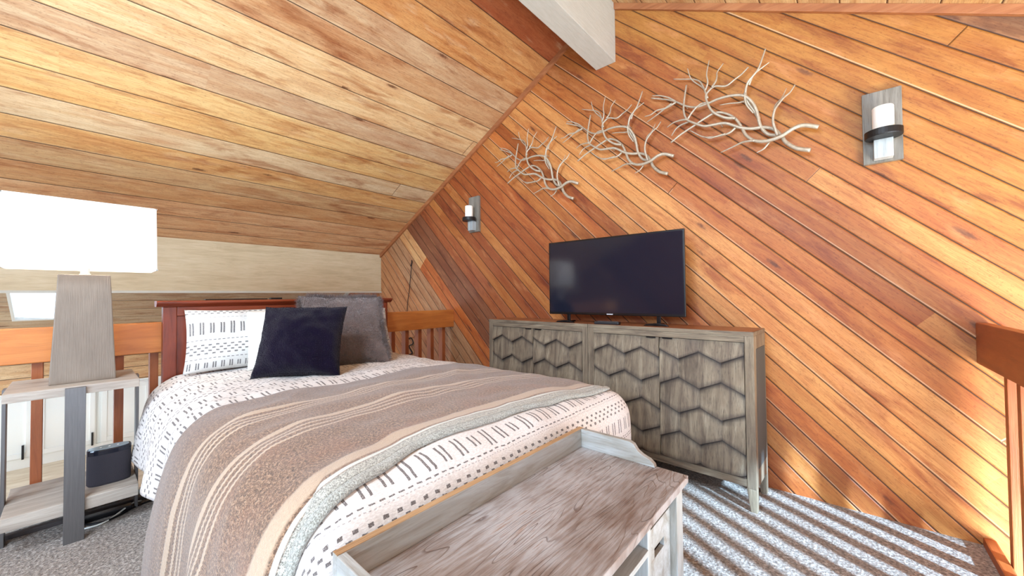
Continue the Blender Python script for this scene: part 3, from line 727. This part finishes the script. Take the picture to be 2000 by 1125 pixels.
def cabinet(label, loc, rz, width, group):
    t = thing('sideboard_cabinet', label, 'cabinet', loc, rz, group)
    D, Ht, zb, st = 0.29, 0.905, 0.155, 0.042
    boxo('side_panel', (0, st, 0, D, zb-0.04, Ht-0.022), M_GZ, t, 0.002); boxo('side_panel', (width-st, width, 0, D, zb-0.04, Ht-0.022), M_GZ, t, 0.002)
    boxo('top_panel', (0, width, -0.002, D+0.002, Ht-0.022, Ht), M_GX, t, 0.002)
    boxo('top_surface', (0.004, width-0.004, 0.003, D-0.001, Ht-0.001, Ht+0.001), M_BTX, t, 0)['label'] = 'brown worn wooden top'
    boxo('front_rail', (st, width-st, 0.002, 0.03, Ht-0.055, Ht-0.022), M_GX, t, 0.002); boxo('front_rail', (st, width-st, 0.002, 0.03, zb-0.035, zb+0.005), M_GX, t, 0.002)
    boxo('back_panel', (st, width-st, D-0.012, D, zb-0.03, Ht-0.022), M_GZ, t, 0)
    boxo('bottom_panel', (st, width-st, 0.03, D-0.012, zb-0.03, zb-0.012), M_GX, t, 0)
    dw = (width-2*st-0.004)/2; dh = Ht-0.055-(zb+0.005)-0.006
    for k in range(2):
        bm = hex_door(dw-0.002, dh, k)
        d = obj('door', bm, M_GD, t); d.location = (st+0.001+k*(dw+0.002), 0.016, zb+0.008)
        p = boxo('door_pull', ((dw-0.075) if k == 0 else 0.02, (dw-0.02) if k == 0 else 0.075, -0.016, -0.004, dh-0.006, dh+0.001), M_DK, d, 0.001)
    for (x0, x1, y0) in ((0, 0.045, 0), (width-0.045, width, 0), (0, 0.045, D-0.04), (width-0.045, width, D-0.04)):
        bm = bmesh.new(); vs = bx(bm, x0, x1, y0, y0+0.04, 0, zb-0.04)
        for v in vs:
            if v.co.z < 0.01:
                if x0 == 0: v.co.x = min(v.co.x, 0.028)
                else: v.co.x = max(v.co.x, width-0.028)
        obj('leg', bm, M_GZ, t, bevel=0.002)
    # flat dark sheet standing in for the shade of a recessed end panel
    bm = bmesh.new(); bx(bm, width, width+0.0015, 0.05, D-0.03, zb+0.05, Ht-0.09); obj('end_recess_shade', bm, mat('recess_shade', None, color=S(70, 72, 70), rough=0.7), t)
    return t
rzc = -R(1.9); wd = 0.962
cx_, cy_ = -0.343, 2.238
dx, dy = math.cos(rzc), math.sin(rzc)
cabinet('grey carved-hexagon cabinet on the right, next to the bare wall', (cx_-dx*wd, cy_-dy*wd, 0), rzc, wd, 'hexagon-front cabinets')
cabinet('grey carved-hexagon cabinet on the left, half hidden behind the bed', (cx_-dx*(2*wd+0.003), cy_-dy*(2*wd+0.003), 0), rzc, wd, 'hexagon-front cabinets')

# television
pL, pR = Vector((-1.664, 2.335, 0)), Vector((-0.708, 2.385, 0)); tw = (pR-pL).length; tz = math.atan2(pR.y-pL.y, pR.x-pL.x)
tv = thing('television', 'flat black television standing on the grey cabinets', 'television', (pL.x, pL.y, 0.907), tz)
boxo('tv_body', (0, tw, 0.0, 0.022, 0.055, 0.588), mat('tv_bezel', None, color=S(14, 13, 15), rough=0.22), tv, 0.004)
boxo('tv_back', (0.10, tw-0.10, 0.02, 0.055, 0.09, 0.45), mat('tv_plastic', None, color=S(20, 20, 22), rough=0.5), tv, 0.015)
boxo('screen', (0.010, tw-0.010, -0.0012, 0.001, 0.072, 0.577), mat('tv_screen', None, color=S(24, 26, 38), rough=0.10, spec=0.5), tv, 0)
boxo('logo', (tw/2-0.022, tw/2+0.022, -0.002, 0.0, 0.0595, 0.0655), mat('logo_silver', None, color=S(205, 205, 210), rough=0.3), tv, 0)
for x in (0.16, tw-0.16):
    bm = bmesh.new(); bx(bm, x-0.012, x+0.012, 0.005, 0.016, 0.01, 0.06)
    prism(bm, [(x-0.075, 0), (x+0.075, 0), (x+0.06, 0.010), (x+0.012, 0.016), (x-0.012, 0.016), (x-0.06, 0.010)], 1, -0.055, -0.035)
    bx(bm, x-0.014, x+0.014, -0.055, 0.085, 0.0, 0.010)
    obj('foot', bm, mat('tv_foot', None, color=S(30, 28, 30), rough=0.2, metal=0.4), tv, bevel=0.002)
rm = thing('remote_control', 'black remote control lying under the television', 'remote', (-1.17, 2.29, 0.907), tz)
boxo('body', (-0.085, 0.085, -0.02, 0.02, 0.0, 0.018), mat('remote_black', None, color=S(24, 22, 26), rough=0.45), rm, 0.005)
bm = bmesh.new()
for k in range(7):
    for j in (-1, 0, 1): bx(bm, -0.06+k*0.02, -0.052+k*0.02, j*0.011-0.003, j*0.011+0.003, 0.018, 0.0195)
obj('button', bm, mat('remote_grey', None, color=S(110, 110, 115), rough=0.5), rm)

# ------------------------------------------------------------------ storage bench at the foot of the bed
BW = [S(120, 110, 98), S(150, 146, 138), S(170, 170, 168), S(184, 188, 188)]
BT = [S(134, 112, 98), S(170, 150, 138), S(196, 182, 172), S(188, 160, 138)]
M_WX, M_WY, M_WZ = [mat('whitewash_%s' % 'xyz'[k], wood(k, BW, dark=S(110, 96, 84), darkamt=0.28, rough=0.5)) for k in range(3)]
def benchtop():
    x, y, z = sep(coord()); p = xyz(x*5.5, y*0.75, z)
    n = nz(p, 2.0, 2, 0.45, 0.3); n2 = nz(xyz(x*60, y*5, z), 2, 4, 0.65); n3 = nz(xyz(x*2, y*1.5, z), 2.2, 3, 0.6)
    g = fr(n*17.0); line = sstep(g, 0.0, 0.13, 1.0, 0.0)*sstep(nz(xyz(x*3, y*1.3, 4), 3, 2), 0.40, 0.56)
    col = ramp(n3*0.55+n2*0.45, [(0.36, S(112, 92, 82)), (0.46, S(140, 128, 122)), (0.57, S(172, 168, 168)), (0.67, S(152, 126, 108))])
    col = mix(sstep(n2, 0.56, 0.70)*0.4, col, S(110, 84, 70)); col = mix(line*0.75, col, S(84, 62, 52))
    return dict(color=col, height=n2-line, bump=0.0012, rough=0.38)
M_BT = mat('bench_top', benchtop)
M_EDGE = mat('rubbed_edge', wood(1, [S(150, 112, 76), S(178, 142, 104), S(190, 158, 122)], dark=S(90, 62, 40), darkamt=0.4))
X0, X1, Y0, Y1, ZT = -0.745, -0.365, 0.325, 1.225, 0.55
BO = Vector((X0, Y0, 0)); LX, LY = X1-X0, Y1-Y0
bn = thing('storage_bench', 'whitewashed wooden storage bench with raised back, at the foot of the bed', 'bench', BO)
boxo('benchtop', (0, LX, 0, LY, ZT-0.022, ZT), M_BT, bn, 0.003)
boxo('back_board', (0.0, 0.018, 0, LY, ZT, ZT+0.064), M_WY, bn, 0.002)
boxo('back_board_edge', (0.0005, 0.0175, 0.001, LY-0.001, ZT+0.0625, ZT+0.0652), M_EDGE, bn, 0)['label'] = 'worn tan top edge'
for y0, y1 in ((0, 0.018), (LY-0.018, LY)):
    bm = bmesh.new(); pr = [(0.018, ZT), (0.018, ZT+0.064), (0.20, ZT+0.064), (0.215, ZT+0.058), (0.228, ZT+0.040), (0.245, ZT+0.030), (0.268, ZT+0.022), (0.282, ZT+0.010), (0.285, ZT)]
    prism(bm, pr, 1, y0, y1); obj('end_board', bm, M_WX, bn, bevel=0.002)
boxo('side_panel', (0.01, LX-0.02, 0.012, 0.03, 0.0, ZT-0.022), M_WZ, bn, 0.002)
boxo('side_panel', (0.01, LX-0.02, LY-0.052, LY-0.036, 0.0, ZT-0.022), M_WZ, bn, 0.002)
boxo('front_post', (LX-0.045, LX-0.008, LY-0.085, LY-0.034, 0.0, ZT-0.022), M_WZ, bn, 0.002)
boxo('front_post', (LX-0.045, LX-0.012, 0.010, 0.048, 0.0, ZT-0.022), M_WZ, bn, 0.002)
boxo('back_panel', (0.01, 0.022, 0.03, LY-0.03, 0.03, ZT-0.022), M_WY, bn, 0)
boxo('bottom_panel', (0.01, LX-0.02, 0.03, LY-0.03, 0.03, 0.048), M_WY, bn, 0.002)
boxo('divider', (0.022, LX-0.014, 0.615, 0.635, 0.048, ZT-0.022), M_WZ, bn, 0.002)
boxo('divider', (0.022, LX-0.014, 0.315, 0.333, 0.048, ZT-0.022), M_WZ, bn, 0.002)
boxo('shelf', (0.022, LX-0.012, 0.333, 0.615, 0.450, 0.465), M_WY, bn, 0.002)
boxo('shelf', (0.022, LX-0.014, 0.333, 0.615, 0.215, 0.231), M_WY, bn, 0.002)
boxo('shelf', (0.022, LX-0.014, 0.048, 0.315, 0.285, 0.301), M_WY, bn, 0.002)
cr = thing('storage_crate', 'whitewashed wooden crate with cut-out handle, inside the bench cubby', 'crate', BO+Vector((0.03, 0.645, 0.049)))
cw, cdp, ch = 0.168, LX-0.058, 0.432
bm = bmesh.new(); bx(bm, 0, cdp-0.012, 0, 0.010, 0, ch-0.03); bx(bm, 0, cdp-0.012, cw-0.010, cw, 0, ch-0.03); bx(bm, 0, 0.010, 0.010, cw-0.010, 0, ch-0.03); bx(bm, 0, cdp-0.012, 0.010, cw-0.010, 0, 0.01)
obj('crate_body', bm, mat('crate_inside', wood(0, [S(96, 50, 34), S(120, 66, 46)], darkamt=0.2)), cr)
bm = bmesh.new(); hy0_, hy1_, hz0, hz1 = cw/2-0.035, cw/2+0.035, ch-0.085, ch-0.060
bx(bm, cdp-0.012, cdp, 0, cw, 0, hz0); bx(bm, cdp-0.012, cdp, 0, hy0_, hz0, ch); bx(bm, cdp-0.012, cdp, hy1_, cw, hz0, ch); bx(bm, cdp-0.012, cdp, hy0_, hy1_, hz1, ch)
obj('crate_front', bm, M_WX, cr, bevel=0.001)

# ------------------------------------------------------------------ sconces
M_SCG = mat('grey_driftwood', wood(2, [S(84, 78, 70), S(118, 112, 102), S(144, 138, 128)], dark=S(72, 66, 60), darkamt=0.5))
M_SCW = mat('pale_driftwood', wood(2, [S(136, 142, 142), S(164, 168, 168), S(184, 188, 186)], dark=S(130, 130, 126), darkamt=0.4))
M_IRON = mat('black_iron', lambda: dict(color=S(38, 36, 36), rough=0.45, metal=0.5, height=nz(coord(), 120, 2), bump=0.0006))
M_WAX = mat('wax', None, color=S(244, 240, 230), rough=0.45, sss=0.2)
def sconce(label, x):
    t = thing('wall_sconce', label, 'sconce', (x, WY, 1.745), 0, 'candle sconces')
    boxo('back_plate', (-0.070, 0.070, -0.026, 0.0, -0.012, 0.338), M_SCG, t, 0.002)
    boxo('bracket', (-0.034, 0.034, -0.075, -0.026, -0.002, 0.088), M_SCW, t, 0.003)['label'] = 'pale whitewashed wood block'
    bm = bmesh.new(); prism(bm, [(-0.034+0.068*k/1, 0) for k in (0, 1)]+[(0.02, 0)], 2, 0, 0.001) if False else None
    bm.free()
    bm = bmesh.new(); n = 40; prof = [(0.050, 0.052), (0.0635, 0.052)]
    outer = []; 
    def ring(r, z): return [bm.verts.new((r*1.02*math.cos(2*math.pi*k/n), -0.088+r*0.95*math.sin(2*math.pi*k/n), z)) for k in range(n)]
    r1 = ring(0.064, 0.088); r2 = ring(0.066, 0.092); r3 = ring(0.066, 0.120); r4 = ring(0.062, 0.122); r5 = ring(0.060, 0.098); 
    for a, b in ((r1, r2), (r2, r3), (r3, r4), (r4, r5)):
        for k in range(n): bm.faces.new((a[k], a[(k+1) % n], b[(k+1) % n], b[k]))
    bm.faces.new(r5); bm.faces.new(r1[::-1])
    obj('candle_tray', bm, M_IRON, t, smooth=False)
    return t
def candle(label, x):
    t = thing('pillar_candle', label, 'candle', (x, WY-0.088, 1.843), 0, 'white candles on the sconces')
    bm = bmesh.new(); lathe(bm, [(0.037, 0.0), (0.038, 0.002), (0.038, 0.130), (0.036, 0.135), (0.030, 0.134), (0.010, 0.128)], 0, 0, 32); obj('wax', bm, M_WAX, t, smooth=False)
    bm = bmesh.new(); lathe(bm, [(0.0012, 0.126), (0.0010, 0.136)], 0, 0, 8); obj('wick', bm, M_DK, t)
sconce('grey wooden wall sconce with iron tray, right of the branch sculptures', 0.161)
candle('white pillar candle on the sconce right of the branch sculptures', 0.161)
sconce('grey wooden wall sconce with iron tray, above the bed left of the television', -2.73)
candle('white pillar candle on the small distant sconce above the bed', -2.73)

# ------------------------------------------------------------------ branch wall sculptures
BR = [[(0.176,-0.005),(0.115,0.02),(0.07,0.013),(0.015,-0.014),(-0.049,-0.02),(-0.106,-0.001),(-0.148,0.043),(-0.173,0.101),(-0.203,0.162),(-0.253,0.211),(-0.309,0.233),(-0.367,0.214),(-0.428,0.184),(-0.502,0.15),(-0.567,0.112)],[(0.141,-0.122),(0.083,-0.095),(0.038,-0.049),(0.016,-0.005),(-0.015,0.043),(-0.063,0.071),(-0.122,0.08),(-0.182,0.102),(-0.254,0.147),(-0.32,0.154),(-0.368,0.16),(-0.418,0.192),(-0.468,0.235),(-0.488,0.298),(-0.487,0.365),(-0.473,0.466)],[(-0.004,0.006),(-0.048,0.028),(-0.08,0.083),(-0.095,0.167),(-0.115,0.224),(-0.153,0.273),(-0.214,0.295),(-0.288,0.3),(-0.346,0.294),(-0.416,0.298),(-0.477,0.33),(-0.53,0.374),(-0.584,0.41),(-0.64,0.436),(-0.698,0.46)],[(-0.535,0.372),(-0.596,0.351),(-0.653,0.352),(-0.694,0.336),(-0.736,0.338)],[(-0.557,0.366),(-0.607,0.349),(-0.665,0.327),(-0.73,0.306)],[(-0.498,0.346),(-0.53,0.374),(-0.584,0.424),(-0.64,0.455),(-0.686,0.467)],[(-0.203,0.162),(-0.253,0.178),(-0.309,0.222),(-0.337,0.269),(-0.355,0.34),(-0.335,0.376),(-0.306,0.392),(-0.249,0.376),(-0.203,0.4),(-0.167,0.417),(-0.132,0.443)],[(-0.345,0.326),(-0.359,0.374),(-0.369,0.405),(-0.393,0.457),(-0.433,0.489),(-0.495,0.514),(-0.551,0.535)],[(-0.373,0.406),(-0.388,0.428),(-0.428,0.471),(-0.448,0.506),(-0.46,0.562)],[(-0.364,0.376),(-0.344,0.422),(-0.347,0.478),(-0.331,0.555)],[(-0.32,0.386),(-0.3,0.416),(-0.295,0.446),(-0.294,0.478),(-0.262,0.52)],[(-0.087,0.125),(-0.095,0.147),(-0.111,0.183),(-0.136,0.231),(-0.148,0.287),(-0.134,0.342),(-0.108,0.368),(-0.082,0.397),(-0.064,0.445),(-0.046,0.505)],[(-0.13,0.331),(-0.107,0.373),(-0.073,0.394),(-0.028,0.415)],[(-0.15,0.287),(-0.145,0.224),(-0.112,0.163)],[(-0.149,0.251),(-0.188,0.255),(-0.233,0.265),(-0.284,0.27)],[(0.0,0.0),(-0.007,0.026),(-0.018,0.083),(-0.009,0.139),(0.011,0.171),(0.035,0.201),(0.059,0.221),(0.082,0.258)],[(-0.013,0.13),(-0.005,0.171),(0.024,0.205),(0.044,0.253)],[(-0.191,0.106),(-0.204,0.111),(-0.236,0.089),(-0.283,0.082),(-0.331,0.085),(-0.379,0.099),(-0.449,0.157)],[(-0.255,0.084),(-0.302,0.079),(-0.34,0.077),(-0.379,0.101)],[(-0.468,0.235),(-0.51,0.243),(-0.554,0.245),(-0.598,0.23)],[(-0.458,0.227),(-0.511,0.221),(-0.544,0.202),(-0.568,0.164)],[(-0.468,0.235),(-0.437,0.269),(-0.395,0.3),(-0.356,0.302),(-0.317,0.294)],[(-0.106,-0.001),(-0.166,0.007),(-0.22,-0.004),(-0.285,-0.018)],[(-0.04,-0.02),(-0.066,-0.05),(-0.101,-0.066)]]
RAD = [0.0115, 0.0115, 0.010, 0.0065, 0.0065, 0.0065, 0.0085, 0.0065, 0.0055, 0.0060, 0.0060, 0.0095, 0.0065, 0.0075, 0.0055, 0.0080, 0.0050, 0.0075, 0.0055, 0.0065, 0.0065, 0.0065, 0.0070, 0.0060]
M_BRC = mat('pale_metal', lambda: dict(color=mix(nz(coord(), 60, 3), S(146, 130, 110), S(204, 190, 168)), metal=0.25, rough=0.42, height=nz(coord(), 160, 2), bump=0.0008))
def sculpture(label, c, sc, rot):
    bm = bmesh.new(); ca, sa = math.cos(rot), math.sin(rot)
    for k, (pts, r) in enumerate(zip(BR, RAD)):
        P = []
        for i, (a, b) in enumerate(pts):
            y = -0.052-0.016*math.sin(k*2.1+i*0.55)
            P.append((sc*(a*ca-b*sa), y, sc*(a*sa+b*ca)))
        tube(bm, P, r*sc, r*sc*(0.42 if k > 1 else 0.45), n=8, sub=5)
    o = obj('branch_sculpture', bm, M_BRC, smooth=True); o.location = (c[0], WY, c[1])
    for (a, b) in ((-0.15, 0.29), (-0.28, 0.15), (-0.48, 0.33), (0.0, 0.0)):
        bm = bmesh.new(); q = Vector((sc*(a*ca-b*sa), -0.001, sc*(a*sa+b*ca))); tube(bm, [q, q+Vector((0, -0.052, 0))], 0.003, n=6, smooth=False); obj('wall_bracket', bm, M_BRC, o)
    tag(o, label, 'wall art', 'metal branch sculptures')
sculpture('large pale metal branch sculpture nearest the right sconce', (-0.254, 1.972), 1.0, 0)
sculpture('pale metal branch sculpture in the middle of the three on the wall', (-0.978, 2.008), 0.958, R(-1.78))
sculpture('small-looking pale metal branch sculpture farthest left, above the bed', (-1.695, 1.975), 0.972, R(-2.33))

# ------------------------------------------------------------------ small things
bm = bmesh.new(); tube(bm, [(-3.82, 0, 1.53), (-3.815, -0.01, 1.44), (-3.85, -0.012, 1.2), (-3.90, -0.012, 0.95), (-3.88, -0.012, 0.6)], 0.004, n=6); tube(bm, [(-3.82, 0.0, 1.53), (-3.80, -0.012, 1.50), (-3.825, -0.012, 1.46)], 0.006, n=6)
o = obj('hanging_cord', bm, M_DK, smooth=True); o.location = (0, WY-0.004, 0); tag(o, 'thin dark cord hanging on the panelled wall beside the fascia beam', 'cord')
bm = bmesh.new(); tube(bm, [(-3.88, -0.02, 0.60), (-3.80, -0.03, 0.62), (-3.76, -0.03, 0.56), (-3.84, -0.03, 0.52), (-3.78, -0.03, 0.45), (-3.86, -0.02, 0.42)], 0.008, n=6)
o = obj('wall_hook', bm, M_DK, smooth=True); o.location = (0, WY, 0); tag(o, 'black twisted metal hook on the wall, seen between the balusters', 'hook')
o = boxo('metal_clip', (-3.03, -2.99, 0.885, 0.955, 1.092, 1.104), M_DK, None, 0.003); tag(o, 'small dark metal clip on top of the headboard', 'clip')
o = boxo('flat_strip', (-3.05, -3.01, 0.53, 0.87, 1.092, 1.099), M_DK, None, 0.002); tag(o, 'thin dark flat strip lying along the headboard top', 'strip')
